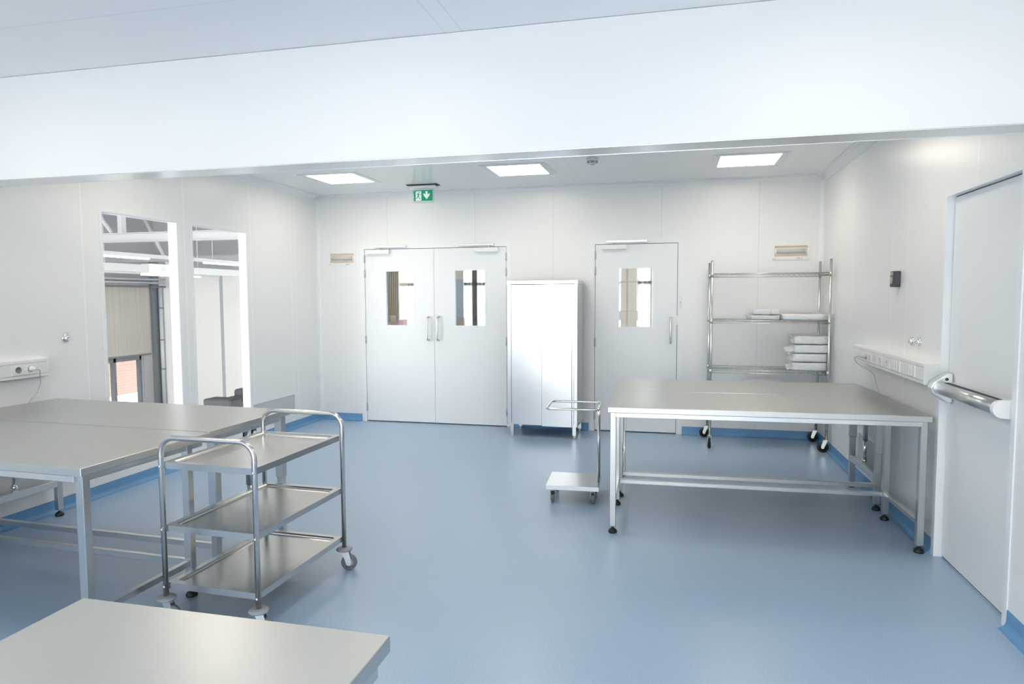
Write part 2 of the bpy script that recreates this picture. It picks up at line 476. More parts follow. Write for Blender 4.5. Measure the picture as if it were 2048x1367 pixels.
# ---- doors in the end wall
def frame_back(name, h, w=.055):
    f = MB(); x0, x1, _, z1 = h
    f.box(x0 - w, x0 + .001, YB - .004, YB + .06, 0, z1 + w)
    f.box(x1 - .001, x1 + w, YB - .004, YB + .06, 0, z1 + w)
    f.box(x0 + .001, x1 - .001, YB - .004, YB + .06, z1, z1 + w)
    o = struct(f.build(name, 'trim'), 'white door frame')
    g = MB(); q = .018
    g.box(x0, x0 + q, YB + .048, YB + .058, 0, z1).box(x1 - q, x1, YB + .048, YB + .058, 0, z1).box(x0 + q, x1 - q, YB + .048, YB + .058, z1 - q, z1).box(x0 + q, x1 - q, YB + .048, YB + .058, 0, .02)
    if x1 - x0 > 1.2: g.box((x0 + x1) / 2 - q, (x0 + x1) / 2 + q, YB + .048, YB + .058, .02, z1 - q)
    g.build('dark_gap_backing', 'black_gap', o)  # dark strips added behind the gaps to block leaking light and darken them
    return o
frame_back('trim_7', (-3.709, -1.901, 0, 2.134)); frame_back('trim_8', (-.866, .052, 0, 2.134))

def leaf_back(idx, x0, x1, win, hx, hinge_left, closer, rail, label):
    z0, z1, yb = .012, 2.128, YB
    wx0, wx1, wz0, wz1 = win
    y0, y1 = yb + .002, yb + .045
    b = MB()
    b.box(x0, wx0, y0, y1, z0, z1).box(wx1, x1, y0, y1, z0, z1).box(wx0, wx1, y0, y1, z0, wz0).box(wx0, wx1, y0, y1, wz1, z1)
    d = struct(b.build('door_%d' % idx, 'door'), label)
    g = MB(); w = .010
    for (a, c_, p, q) in ((wx0 - w, wx0 + .003, wz0 - w, wz1 + w), (wx1 - .003, wx1 + w, wz0 - w, wz1 + w), (wx0, wx1, wz1 - .003, wz1 + w), (wx0, wx1, wz0 - w, wz0 + .003)):
        g.box(a, c_, yb - .001, yb + .012, p, q)
    g.build('glazing_bead', 'trim', d)
    MB().box(wx0, wx1, yb + .018, yb + .024, wz0, wz1).build('pane', 'glass', d)
    h0, h1 = 1.012, 1.316
    p = fillet([(hx, yb, h0 + .012), (hx, yb - .055, h0 + .012), (hx, yb - .055, h1 - .012), (hx, yb, h1 - .012)], .022, 5)
    MB().tube(p, .0095, 12).build('handle', 'steel_tube', d)
    hxp = x0 - .003 if hinge_left else x1 + .003
    for hz in (2.015, 1.835, 1.02, .18):
        hb = MB(); hb.cyl((hxp, yb - .006, hz - .048), (hxp, yb - .006, hz + .048), .0085, 10)
        hb.box(hxp - .012, hxp + .012, yb - .002, yb + .001, hz - .046, hz + .046)
        hb.build('hinge', 'grey_detail', d)
    ca, cb = closer
    cm = MB().box(ca, cb, yb - .045, yb + .001, 2.072, 2.125, .003)
    co = cm.build('door_closer', 'white', d)
    ra, rb = rail
    MB().box(ra, rb, yb - .030, yb - .006, 2.148, 2.172, .002).build('slide_rail', 'alu', co)
    e = ra + .06 if hinge_left else rb - .06
    MB().cyl((e, yb - .022, 2.120), (e, yb - .022, 2.150), .008, 8).build('spindle', 'alu', co)
    return d
leaf_back(1, -3.703, -2.806, (-3.428, -3.061, 1.2, 1.862), -2.878, True, (-3.655, -3.365), (-3.565, -3.15), 'left leaf of the white double door')
leaf_back(2, -2.802, -1.907, (-2.539, -2.165, 1.2, 1.862), -2.750, False, (-2.28, -1.995), (-2.48, -2.05), 'right leaf of the white double door')
d3 = leaf_back(3, -.860, .046, (-.595, -.218, 1.2, 1.860), -.021, True, (-.79, -.513), (-.735, -.285), 'single white door beside the steel cabinet')
MB().box(.044, .052, YB - .002, YB + .01, 1.23, 1.33).build('strike_plate', 'white_plastic', d3)

sw = thing('wall_switch', 'narrow white switch plate on the frame of the single door', 'switch', (.080, YB - .004, 1.41))
MB().box(-.012, .012, -.010, 0, 0, .135, .002).build('plate', 'white_plastic', sw)
MB().box(-.005, .005, -.014, -.009, .055, .075, .001).build('button', 'grey_detail', sw)

# ---- big door in the right wall with a push bar
f = MB(); a, b_, z1 = DR[0], DR[1], DR[3]; w = .042
f.box(XR - .006, XR + .1, b_, b_ + w, 0, z1 + w).box(XR - .006, XR + .1, a - w, a, 0, z1 + w).box(XR - .006, XR + .1, a, b_, z1, z1 + w)
struct(f.build('trim_9', 'trim'), 'white frame of the exit door')
d4 = struct(MB().box(XR + .036, XR + .080, a + .004, b_ - .006, .012, z1 - .006).build('door_4', 'door'), 'white exit door in the right wall with a steel push bar')
MB().box(XR + .042, XR + .048, a + .002, b_ - .0005, .002, z1 - .0005).build('dark_gap_backing', 'black_gap', d4)  # dark sheet filling the gap round the leaf
pb_ = MB()
xb = XR + .036; yE, yS = 3.455, 4.335; zb = 1.015
# D-shaped bar
prof = [(xb - .035, zb - .036), (xb - .062, zb - .036)] + [(xb - .062 - .040 * math.sin(PI * k / 10), zb - .036 * math.cos(PI * k / 10)) for k in range(1, 10)] + [(xb - .062, zb + .036), (xb - .035, zb + .036)]
pb_.prism(prof, 3.565, 4.285, 'Y')
pb = pb_.build('push_bar', 'steel', d4)
for pgon in pb.data.polygons:
    if abs(pgon.normal.y) < .5: pgon.use_smooth = True
MB().box(xb - .036, xb, 3.565, 4.285, zb - .038, zb + .038).build('rail', 'alu', pb)
MB().box(xb - .0625, xb - .034, 3.60, 4.25, zb + .0355, zb + .0375).build('slot', 'black_gap', pb)
MB().prism([(xb, zb - .045), (xb - .066, zb - .042)] + [(xb - .066 - .042 * math.sin(PI * k / 10), zb - .042 * math.cos(PI * k / 10)) for k in range(1, 10)] + [(xb - .066, zb + .042), (xb, zb + .045)], 3.535, 3.566, 'Y').build('end_cap', 'white_plastic', pb)
br = MB()
br.prism([(xb, zb - .085), (xb - .03, zb - .085), (xb - .100, zb - .035), (xb - .115, zb), (xb - .100, zb + .035), (xb - .03, zb + .085), (xb, zb + .085)], 4.285, 4.348, 'Y')
bk = br.build('lock_case', 'alu', pb, bevel=.006)
MB().cyl((xb - .035, 4.290, zb + .052), (xb - .035, 4.281, zb + .052), .009, 10).build('lock_cylinder', 'dark_grey', pb)

# ================================================================== CEILING LIGHTS
PANELS = []
def ceiling_light(x, y, label, group=None):
    s = .262; g = .325
    if not PANELS:
        t = thing('ceiling_light', label, 'ceiling light', (x, y, ZC), 0, group)
        f = MB()
        for (a, b1, c_, d) in ((-g, g, -g, -s), (-g, g, s, g), (-g, -s, -s, s), (s, g, -s, s)): f.box(a, b1, c_, d, -.005, 0)
        fr = f.build('frame', 'trim', t)
        for sx in (-1, 1):
            for sy in (-1, 1): MB().cyl((sx * .295, sy * .295, -.008), (sx * .295, sy * .295, -.004), .005, 8).build('screw', 'grey_detail', fr)
        MB().box(-s, s, -s, s, -.003, -.001).build('diffuser', 'panel', t)
    else:
        t = dup(PANELS[0], (x, y, ZC), label=label, group=group)
        if not group and 'group' in t: del t['group']
    PANELS.append(t); return t
G = 'square panel lights of the far ceiling'
ceiling_light(-3.455, 6.615, 'leftmost of the three lit square ceiling lights, above the left end of the double door', G)
ceiling_light(-1.512, 6.62, 'middle one of three lit square ceiling lights, between exit sign and smoke detector', G)
ceiling_light(.668, 6.69, 'rightmost of the three lit square ceiling lights, above the wire shelf rack', G)
for yy in (4.45,):  # unseen row of lights added to brighten the far part of the room
    for xx in (-3.455, -1.512, .668): ceiling_light(xx, yy, 'added unseen square ceiling light behind the white bulkhead', 'added ceiling lights behind the bulkhead')
for yy in (2.0,):
    for xx in (-3.40, -1.45, .70): ceiling_light(xx, yy, 'lit square ceiling light on the near side of the bulkhead', 'ceiling lights on the near side of the bulkhead')

# smoke detector
sd = thing('smoke_detector', 'small round white smoke detector on the ceiling near the bulkhead', 'smoke detector', (-.735, 6.26, ZC))
MB().lathe([(0, -.0), (.055, 0), (.055, -.012), (.048, -.018)], 24).build('base', 'white_plastic', sd)
MB().lathe([(.048, -.016), (.047, -.040), (.040, -.048), (.018, -.052), (.016, -.060), (0, -.061)], 24).build('body', 'white_plastic', sd)
for zz in (-.026, -.037):
    for k in range(6):
        a0 = PI / 3 * k + .1 - .9
        p = [(.0472 * math.cos(a0 + .8 * q / 6), .0472 * math.sin(a0 + .8 * q / 6), zz) for q in range(7)]
        MB().tube(p, .0028, 6).build('slot', 'black', sd)

# exit sign
ex = thing('exit_sign', 'green emergency exit sign with running figure and down arrow hanging from the ceiling', 'exit sign', (-2.757, 7.22, ZC))
MB().box(-.185, .185, -.06, .06, -.008, 0, .003).build('gasket', 'black', ex)
hb = MB().box(-.165, .165, -.048, .048, -.040, -.008, .012, None, 3); hb.build('housing', 'white_plastic', ex)
MB().box(-.128, .128, -.004, .004, -.202, -.040, .001).build('panel', 'acrylic', ex)
sg = MB().box(-.112, .112, -.0065, -.0045, -.178, -.058).build('pictogram', 'sign_green', ex)
w_ = MB().box(-.088, -.022, -.0078, -.0066, -.176, -.070); w_.build('doorway', 'sign_white', sg)
ar = MB().prism([(.030, -.072), (.054, -.072), (.054, -.108), (.078, -.092), (.078, -.118), (.042, -.160), (.006, -.118), (.006, -.092), (.030, -.108)], -.0078, -.0066, 'Y'); ar.build('arrow', 'sign_white', sg)
man = MB(); yy = -.0084
def limb(pts, r): man.tube([(p[0], yy, p[1]) for p in pts], r, 6)
man.lathe([(0, -.0006), (.0068, -.0006), (.0068, .0006), (0, .0006)], 12, None, (-.046, yy, -.084), 'Y')
limb([(-.052, -.096), (-.060, -.126)], .0070)
limb([(-.052, -.097), (-.070, -.099), (-.078, -.110)], .0030); limb([(-.051, -.098), (-.038, -.108), (-.026, -.107)], .0030)
limb([(-.060, -.126), (-.046, -.142), (-.036, -.160)], .0042); limb([(-.061, -.126), (-.068, -.146), (-.086, -.147)], .0042)
man.build('running_figure', 'sign_green', sg)

# ================================================================== TABLES
LEGW = .040
def foot(leg, x, y):
    f = MB(); f.lathe([(0, 0), (.028, 0), (.029, .010), (.024, .020), (.010, .030), (.008, .034), (0, .034)], 20, None, (x, y, 0)); ft = f.build('foot', 'black', leg)
    MB().cyl((x, y, .030), (x, y, .052), .006, 8).build('spindle', 'chrome', ft)

def make_table(label, adjustable, bar_side, loc, rotz, W=1.9, D=.775, group=None, mirror=1, legs=(.3, .3)):
    """bar_side: +1 long stretcher between rear legs, -1 between front legs"""
    t = thing('work_table', label, 'table', (*loc, 0), rotz, group)
    top = MB().box(-W / 2, W / 2, -D / 2, D / 2, TH - .036, TH, .0025, None, 2).build('tabletop', 'steel_top', t)
    ix = W / 2 - .035; iyf, iyr = legs
    h = LEGW / 2
    for sx in (-1, 1):
        for sy in (-1, 1):
            x, y = sx * ix, (iyr if sy > 0 else -iyf)
            if not adjustable:
                lg = MB().box(x - h, x + h, y - h, y + h, .045, TH - .036, .003).build('leg', 'steel', t)
            else:
                lg = MB().box(x - h - .005, x + h + .005, y - h - .005, y + h + .005, .412, TH - .036, .003).build('leg', 'steel', t)
                MB().box(x - h, x + h, y - h, y + h, .045, .43, .003).build('inner_leg', 'steel', lg)
            foot(lg, x, y)
    ap = MB(); z0, z1 = TH - .066, TH - .036
    ap.box(-ix - h + .034, ix + h - .034, -D / 2 + .006, -D / 2 + .036, z0, z1, .002).box(-ix - h + .034, ix + h - .034, D / 2 - .036, D / 2 - .006, z0, z1, .002)
    ap.box(-ix - h + .004, -ix - h + .034, -D / 2 + .036, D / 2 - .036, z0, z1, .002).box(ix + h - .034, ix + h - .004, -D / 2 + .036, D / 2 - .036, z0, z1, .002)
    ap.build('apron', 'steel_bar', t)
    y = iyr if bar_side > 0 else -iyf
    MB().box(-ix + h, ix - h, y - .015, y + .015, .165, .195, .002).build('stretcher', 'steel_bar', t)
    for sx in (-1, 1):
        x = sx * ix
        if not adjustable:
            MB().box(x - .015, x + .015, -iyf + h, iyr - h, .165, .195, .002).build('stretcher', 'steel_bar', t)
        else:
            cb = MB().box(x - .022, x + .022, -iyf + h, iyr - h, .215, .262, .002).build('cross_bar', 'steel_bar', t)
            ac = MB(); ac.cyl((x, .0, .445), (x, .0, TH - .04), .019, 16); a = ac.build('actuator', 'alu', t)
            MB().cyl((x, 0, .30), (x, 0, .46), .013, 14).build('rod', 'chrome', a)
            jb = MB(); jb.box(x - .014, x + .014, -.020, .020, .262, .272, .001); jb.lathe([(0, -.016), (.014, -.016), (.014, .016), (0, .016)], 14, None, (x, 0, .292), 'X'); jb.build('rod_joint', 'chrome', a)
    if adjustable:
        x = mirror * (ix - .03); gb = MB(); gb.box(x - .025, x + .025, .02, .09, TH - .115, TH - .066, .004); g = gb.build('gear_box', 'dark_grey', t)
        MB().lathe([(0, 0), (.016, 0), (.016, .012), (0, .012)], 14, None, (x + mirror * .025, .055, TH - .093), 'X').build('crank_socket', 'chrome', g)
    else:
        MB().box(-W / 2 + .006, -W / 2 + .034, -D / 2 - .0008, -D / 2, TH - .024, TH - .010).build('maker_plate', 'steel', top); MB().box(-W / 2 + .008, -W / 2 + .013, -D / 2 - .0014, -D / 2 - .0007, TH - .019, TH - .014).build('badge', 'dark_grey', top)
    return t
R2 = math.radians(2.0)
make_table('near one of the two steel tables at the right wall, beside the low sack trolley', False, 1, (.535, 4.730), R2, legs=(.350, .250))
make_table('far one of the two steel tables at the right wall, with telescopic legs', True, -1, (.523, 5.494), R2, D=.745, mirror=-1, legs=(.292, .314))
make_table('near one of the two steel tables at the left wall, beside the three tier trolley', False, 1, (-3.345, 2.690), -R2, legs=(.350, .255))
make_table('far one of the two steel tables at the left wall, under the tall windows', True, -1, (-3.340, 3.462), -R2, D=.745, mirror=1, legs=(.292, .314))
make_table('steel table nearest the camera, only its top shows at the bottom edge', False, 1, (-.968, .325), PI / 2, W=1.9, D=.79, legs=(.34, .34))

# ================================================================== CASTERS
def caster(parent, x, y, top, r, width, ang, tyre, hub, fork, name='caster', trail=None, brake=False):
    """swivel caster; ang = rolling direction of the trailing wheel seen from the stem; wheel touches z=0"""
    if trail is None: trail = r * .55
    dx, dy = math.cos(ang), math.sin(ang); cx, cy = x + dx * trail, y + dy * trail
    Rm = Matrix.Translation((cx, cy, r)) @ Matrix.Rotation(ang, 4, 'Z')
    def xf(b, m): bmesh.ops.transform(b.bm, matrix=m, verts=b.bm.verts[:]); return b
    fk = MB(); hw = width / 2 + .004; t = .003
    for s in (-1, 1):
        pl = [(-trail - .014, top - r - .004), (-trail + .028, top - r - .004), (.016, .006)] + [(.015 * math.cos(a_ * PI / 6), -.015 * math.sin(a_ * PI / 6)) for a_ in range(0, 7)] + [(-.016, .006)]
        fk.prism(pl, s * hw - (t if s > 0 else 0), s * hw + (0 if s > 0 else t), 'Y')
    fk.box(-trail - .014, -trail + .026, -hw, hw, top - r - .006, top - r - .002)
    fk.cyl((-trail, 0, top - r - .005), (-trail, 0, top - r + .002), .013, 12)
    fo = xf(fk, Rm).build(name, fork, parent)
    w = MB(); q = width / 2
    w.lathe([(r * .62, -q), (r * .90, -q), (r, -q * .55), (r, q * .55), (r * .90, q), (r * .62, q)], 24, None, (0, 0, 0), 'Y')
    wh = xf(w, Rm).build('wheel', tyre, fo)
    hb = MB(); hb.lathe([(0, -q * .75), (r * .30, -q * .75), (r * .32, -q * .5), (r * .62, -q * .6), (r * .64, 0), (r * .62, q * .6), (r * .32, q * .5), (r * .30, q * .75), (0, q * .75)], 20, None, (0, 0, 0), 'Y')
    xf(hb, Rm).build('hub', hub, fo)
    ax = MB(); ax.cyl((0, -hw - .005, 0), (0, hw + .005, 0), .005, 8); xf(ax, Rm).build('axle', 'chrome', fo)
    if brake:
        bk = MB(); bk.box(-trail - .045, -trail - .005, -width / 2 - .002, width / 2 + .002, top - r - .034, top - r - .014, .003)
        xf(bk, Rm).build('brake_pedal', 'black', fo)
    return fo

# ================================================================== THREE TIER TROLLEY
tr = thing('service_trolley', 'three tier stainless steel serving trolley with round tube handles', 'trolley', (-2.068, 3.017, 0), math.radians(-1.8))
hw, hl = .255, .388
LT = .0125
for sy in (-1, 1):
    p = fillet([(-hw, sy * hl, .118), (-hw, sy * hl, .897), (hw, sy * hl, .897), (hw, sy * hl, .118)], .075, 8)
    h = MB().tube(p, LT, 14).build('handle_frame', 'steel_tube', tr)
    for sx in (-1, 1):
        for zt in (.777, .474, .196):
            rv = MB()
            rv.lathe([(0, .0), (.007, 0), (.006, .003), (0, .0035)], 10, None, (sx * hw, sy * (hl + LT) , zt - .018), 'Y') if sy > 0 else rv.lathe([(0, -.0035), (.006, -.003), (.007, 0), (0, 0)], 10, None, (sx * hw, sy * (hl + LT), zt - .018), 'Y')
            rv.build('rivet', 'alu', h)
def tray(zt):
    b = MB(); bm = b.bm
    X, Y = hw - .005, hl - .006
    # outer skirt, flat rim and a sunk floor with rounded corners
    def rr(x, y, r, z, n=5):
        pts = []
        for (cx, cy, a0) in ((x - r, y - r, 0), (-x + r, y - r, PI / 2), (-x + r, -y + r, PI), (x - r, -y + r, 3 * PI / 2)):
            for k in range(n + 1):
                a = a0 + PI / 2 * k / n; pts.append((cx + r * math.cos(a), cy + r * math.sin(a), z))
        return [bm.verts.new(p) for p in pts]
    loops = [rr(X, Y, .004, zt - .030), rr(X, Y, .004, zt), rr(X - .030, Y - .030, .012, zt), rr(X - .036, Y - .036, .012, zt - .006), rr(X - .038, Y - .038, .012, zt - .012)]
    for a, c_ in zip(loops, loops[1:]):
        n = len(a)
        for k in range(n): bm.faces.new((a[k], a[(k + 1) % n], c_[(k + 1) % n], c_[k]))
    bm.faces.new(loops[-1])
    lo = rr(X - .002, Y - .002, .003, zt - .030); li = rr(X - .0025, Y - .0025, .003, zt - .013)
    n = len(lo)
    for k in range(n):
        bm.faces.new((loops[0][k], lo[k], lo[(k + 1) % n], loops[0][(k + 1) % n])); bm.faces.new((lo[k], li[k], li[(k + 1) % n], lo[(k + 1) % n]))
    bm.faces.new(list(reversed(li)))
    return b.build('tray', 'tray', tr)
for zt in (.777, .474, .196): tray(zt)
for (sx, sy, ang) in ((-1, -1, .12), (1, -1, .22), (1, 1, -.05 + PI / 10), (-1, 1, .3)):
    bp = MB().lathe([(0, .117), (.030, .118), (.044, .124), (.046, .130), (.040, .136), (.018, .140), (.013, .140), (0, .1405)], 24, None, (sx * hw, sy * hl, -.008)).build('bumper', 'grey_plastic', tr)
    caster(tr, sx * hw, sy * hl, .111, .045, .026, ang, 'grey_rubber', 'hub_grey', 'alu', trail=.026)

# ================================================================== DOLLY WITH RING
dl = thing('sack_trolley', 'small low steel trolley with a pole and a rectangular tube ring on casters', 'trolley', (-.722, 5.055, 0), math.radians(3.0))
MB().box(-.198, .198, -.192, .192, .106, .141, .002).build('base_plate', 'steel_bar', dl)
ring = ring_path([(-.195, -.185, .716), (.198, -.185, .716), (.198, .185, .716), (-.195, .185, .716)], .035, 5)
MB().tube(ring, .0085, 12, None, True, True).build('ring', 'steel_tube', dl)
for y in (-.068, .068):
    MB().cyl((.186, y, .141), (.186, y, .714), .0085, 12).build('pole', 'steel_tube', dl)
for (x, y, br_) in ((-.150, -.150, True), (.150, -.150, False), (-.150, .150, False), (.150, .150, False)):
    caster(dl, x, y, .104, .037, .026, PI / 2 + .15, 'grey_rubber', 'grey_rubber', 'alu', trail=.018, brake=br_)

# ================================================================== CABINET
cb = thing('steel_cabinet', 'tall two door stainless steel cabinet on feet between the doors', 'cabinet', (-1.385, 7.40, 0))
x0, x1, y0, y1, z0, z1 = -.390, .392, -.235, .235, .128, 1.722
MB().box(x0, x0 + .002, y0, y1, z0, z1 - .042).box(x1 - .002, x1, y0, y1, z0, z1 - .042).box(x0, x1, y1 - .002, y1, z0, z1 - .042).box(x0, x1, y0 + .02, y1, z0, z0 + .004).box(x0, x0 + .046, y0, y0 + .02, z0, z1 - .042).box(x1 - .036, x1, y0, y0 + .02, z0, z1 - .042).build('carcass', 'steel_cab', cb)
MB().box(x0 - .003, x1 + .003, y0 - .004, y1, z1 - .040, z1, .002).build('top', 'steel_cab', cb)
MB().box(x0 + .049, -.001, y0 + .002, y0 + .022, z0 + .008, z1 - .046, .001).build('door', 'steel_cab', cb)
MB().box(.001, x1 - .062, y0 - .004, y0 + .016, z0 - .004, z1 - .046, .001).build('door', 'steel_cab', cb)
MB().box(x1 - .058, x1 - .040, y0 + .002, y0 + .02, z0, z1 - .046).build('jamb', 'steel_cab', cb)
MB().box(x0 + .006, x0 + .013, y0 - .006, y0 - .004, z1 - .026, z1 - .018).build('badge', 'dark_grey', cb)
for sx in (-1, 1):
    for sy in (-1, 1):
        x, y = (-.338 if sx < 0 else .357), sy * .212
        l = MB().box(x - .020, x + .020, y - .020, y + .020, .028, z0 + .02, .002).build('leg', 'steel_cab', cb)
        MB().lathe([(0, 0), (.013, 0), (.014, .006), (.010, .010), (.010, .020), (.015, .022), (.015, .030), (0, .030)], 14, None, (x, y, 0)).build('foot', 'chrome', l)

# ================================================================== WIRE SHELF RACK
RX0, RX1, RY0, RY1 = .382, 1.488, 7.065, 7.560
rk = thing('wire_shelf_rack', 'four tier zinc wire shelving rack on black casters against the end wall', 'shelf rack', ((RX0 + RX1) / 2, (RY0 + RY1) / 2, 0))
px, py = (RX1 - RX0) / 2, (RY1 - RY0) / 2
SHELVES = (.335, .795, 1.300, 1.772)
for sx, sy, ang, off in ((-1, -1, -PI / 2 - .1, 0), (1, -1, PI - .15, 0), (-1, 1, PI - .1, 0), (1, 1, PI - .2, 0)):
    x, y = sx * px, sy * py
    pm = MB(); pm.cyl((x, y, .125), (x, y, 1.895), .0125, 14)
    for k in range(1, 34): pm.lathe([(.0125, -.001), (.0131, 0), (.0125, .001)], 14, None, (x, y, .15 + k * .0508))
    po = pm.build('post', 'zinc', rk)
    for zs in SHELVES: MB().lathe([(.0125, -.030), (.017, -.030), (.0155, .008), (.0125, .008)], 14, None, (x, y, zs)).build('collar', 'zinc', po)
    MB().lathe([(0, 1.895), (.012, 1.895), (.012, 1.899), (0, 1.900)], 12, None, (x, y, 0)).build('cap', 'dark_grey', po)
    caster(rk, x, y, .128, .052, .028, ang, 'black', 'black', 'zinc', trail=.030)
def wire_shelf(zs):
    b = MB(); X, Y = px - .010, py - .010; r = .0030
    for z in (zs, zs - .028):
        b.tube([(-X, -Y, z), (X, -Y, z), (X, Y, z), (-X, Y, z)], r, 6, None, True, True)
    def zig(p0, p1, n):
        pts = []
        for k in range(2 * n + 1):
            f = k / (2 * n); q = Vector(p0).lerp(Vector(p1), f); q.z = zs - (.028 if k % 2 else 0); pts.append(q)
        b.tube(pts, .0020, 5)
    zig((-X, -Y, 0), (X, -Y, 0), 22); zig((-X, Y, 0), (X, Y, 0), 22); zig((-X, -Y, 0), (-X, Y, 0), 10); zig((X, -Y, 0), (X, Y, 0), 10)
    n = 44
    for k in range(1, n):
        x = -X + 2 * X * k / n; b.tube([(x, -Y, zs + .001), (x, Y, zs + .001)], .0019, 5)
    for y in (-Y / 3, Y / 3): b.tube([(-X, y, zs - .003), (X, y, zs - .003)], .0028, 5)
    return b.build('wire_shelf', 'wire', rk)
for zs in SHELVES: wire_shelf(zs)

# goods on the rack
def soft_pack(name, label, cat, sx, sy, sz, loc, group=None, m='wrap', amp=.010, seed=1, q=14.0, film=0.0, rotz=0.0):
    rnd = random.Random(seed); b = MB(); bm = b.bm
    bmesh.ops.create_cube(bm, size=1)
    bmesh.ops.subdivide_edges(bm, edges=bm.edges[:], cuts=9, use_grid_fill=True)
    ph = [rnd.uniform(0, 6.28) for _ in range(12)]
    for v in bm.verts:
        p = v.co * 2
        L = (abs(p.x) ** q + abs(p.y) ** q + abs(p.z) ** q) ** (1 / q); p = p / max(L, 1e-6) * (max(abs(p.x), abs(p.y), abs(p.z)))
        w = amp * (math.sin(9 * p.x + ph[0]) * math.sin(7 * p.y + ph[1]) + .7 * math.sin(13 * p.z + 5 * p.x + ph[2]) + .5 * math.sin(17 * p.x - 11 * p.y + ph[3]))
        p2 = Vector((p.x * sx / 2, p.y * sy / 2, p.z * sz / 2))
        d = Vector((p.x, p.y, p.z)).normalized()
        p2 += d * w * (0 if p.z < -.97 else (.6 if abs(p.z) > .9 else 1))
        v.co = p2 + Vector((0, 0, sz / 2))
    zmin = min(v.co.z for v in bm.verts)
    for v in bm.verts: v.co.z -= zmin
    for f in bm.faces: f.smooth = True
    t = thing(name, label, cat, loc, rotz, group)
    b.build('contents', m, t)
    if film:
        fb = MB(); g = fb.bm; nx, nz = 8, 6; grid = []
        for i in range(nx + 1):
            row = []
            for k in range(nz + 1):
                u, vv = i / nx, k / nz
                row.append(g.verts.new((-sx / 2 + .012 - film * u, -sy / 2 + .02 + .10 * (vv - .5) * u + rnd.uniform(-.012, .012) + .05 * vv, max(.002, sz * (.06 + .86 * vv) * (1 - .45 * u) + .010 + rnd.uniform(-.008, .008)))))
            grid.append(row)
        for i in range(nx):
            for k in range(nz):
                f = g.faces.new((grid[i][k], grid[i + 1][k], grid[i + 1][k + 1], grid[i][k + 1])); f.smooth = True
        fo = fb.build('loose_film', 'wrap', t)
        so = fo.modifiers.new('thickness', 'SOLIDIFY'); so.thickness = .0015
    return t
zs = SHELVES[1] + .004
GP = 'plastic wrapped bundles stacked on the wire rack'
dzs = .0885
names = ['bottom bundle of the four plastic wrapped white bundles stacked on the wire rack', 'second bundle from the bottom of the wrapped white stack on the wire rack', 'third bundle from the bottom of the wrapped white stack, its loose film sticking out furthest', 'topmost bundle of the four plastic wrapped white bundles stacked on the wire rack']
for k in range(4):
    soft_pack('wrapped_bundle', names[k], 'bundle', .318, .36, .081, (1.330 + (.014 if k > 1 else 0), 7.31, zs + k * dzs), GP, seed=11 + k, amp=.0025, film=(.07, .055, .10, .045)[k])
z2 = SHELVES[2] + .004
soft_pack('folded_bundle', 'lower of the two flat white folded packs left on the second rack shelf', 'pack', .29, .34, .044, (.905, 7.32, z2), 'white folded packs on the second shelf', seed=31, amp=.005)
soft_pack('folded_bundle', 'upper of the two flat white folded packs left on the second rack shelf', 'pack', .27, .33, .050, (.915, 7.32, z2 + .053), 'white folded packs on the second shelf', seed=32, amp=.005)
fb = soft_pack('flat_bag', 'flat white bag with a red printed edge at the right of the second shelf', 'bag', .415, .40, .058, (1.270, 7.31, z2), seed=33, amp=.003)
MB().box(-.17, .12, .05, .07, .0600, .0635, .0015).build('red_edge', 'red', fb)
soft_pack('white_sack', 'bulky white wrapped sack on the lowest shelf, its top just above the table edge', 'sack', .40, .40, .335, (.93, 7.30, SHELVES[0] + .004), seed=41, amp=.014)

# ================================================================== WALL LAMPS (recessed)
def wall_lamp(x0, x1, z0, z1, label):
    g = 'recessed rectangular wall lamps on the end wall'
    cx, cz = (x0 + x1) / 2, (z0 + z1) / 2; w, h = (x1 - x0) / 2, (z1 - z0) / 2
    t = thing('wall_lamp', label, 'wall lamp', (cx, YB, cz), 0, g)
    f = MB(); m_ = .022
    f.box(-w - m_, w + m_, -.012, 0, h, h + m_).box(-w - m_, w + m_, -.012, 0, -h - m_ - .012, -h).box(-w - m_, -w, -.012, 0, -h, h).box(w, w + m_, -.012, 0, -h, h)
    f.build('frame', 'white_plastic', t)
    MB().box(-w, w, -.003, -.001, -h, h).build('reflector', 'louver_light', t)
    for s in (-1, 1):
        MB().prism([(-.003, s * h * .98), (-.011, s * h * .98), (-.004, s * h * .60), (-.003, s * h * .60)], -w + .002, w - .002, 'X').build('louver', 'beige', t)
    tb = MB(); tb.tube([(-w + .02, -.012, 0), (w - .02, -.012, 0)], h * .42, 12); tb.build('lamp_tube', 'tube_glass', t)
    for s in (-1, 1): MB().box(s * (w - .012) - .010, s * (w - .012) + .010, -.014, -.004, -h * .3, h * .3, .002).build('lamp_holder', 'white_plastic', t)
    nt = MB(); nt.box(w - .11, w - .075, -.013, -.0118, -h - .026, -h - .014).box(w - .065, w - .055, -.013, -.0118, -h - .026, -h - .012).box(-w - .018, -w + .012, -.013, -.0118, -h - .024, -h - .018)
    nt.build('marking', 'grey_detail', t)
wall_lamp(-4.165, -3.845, 1.972, 2.088, 'recessed wall lamp with tan louvers left of the double door')
wall_lamp(1.050, 1.380, 1.962, 2.076, 'recessed wall lamp with tan louvers above the wire shelf rack')

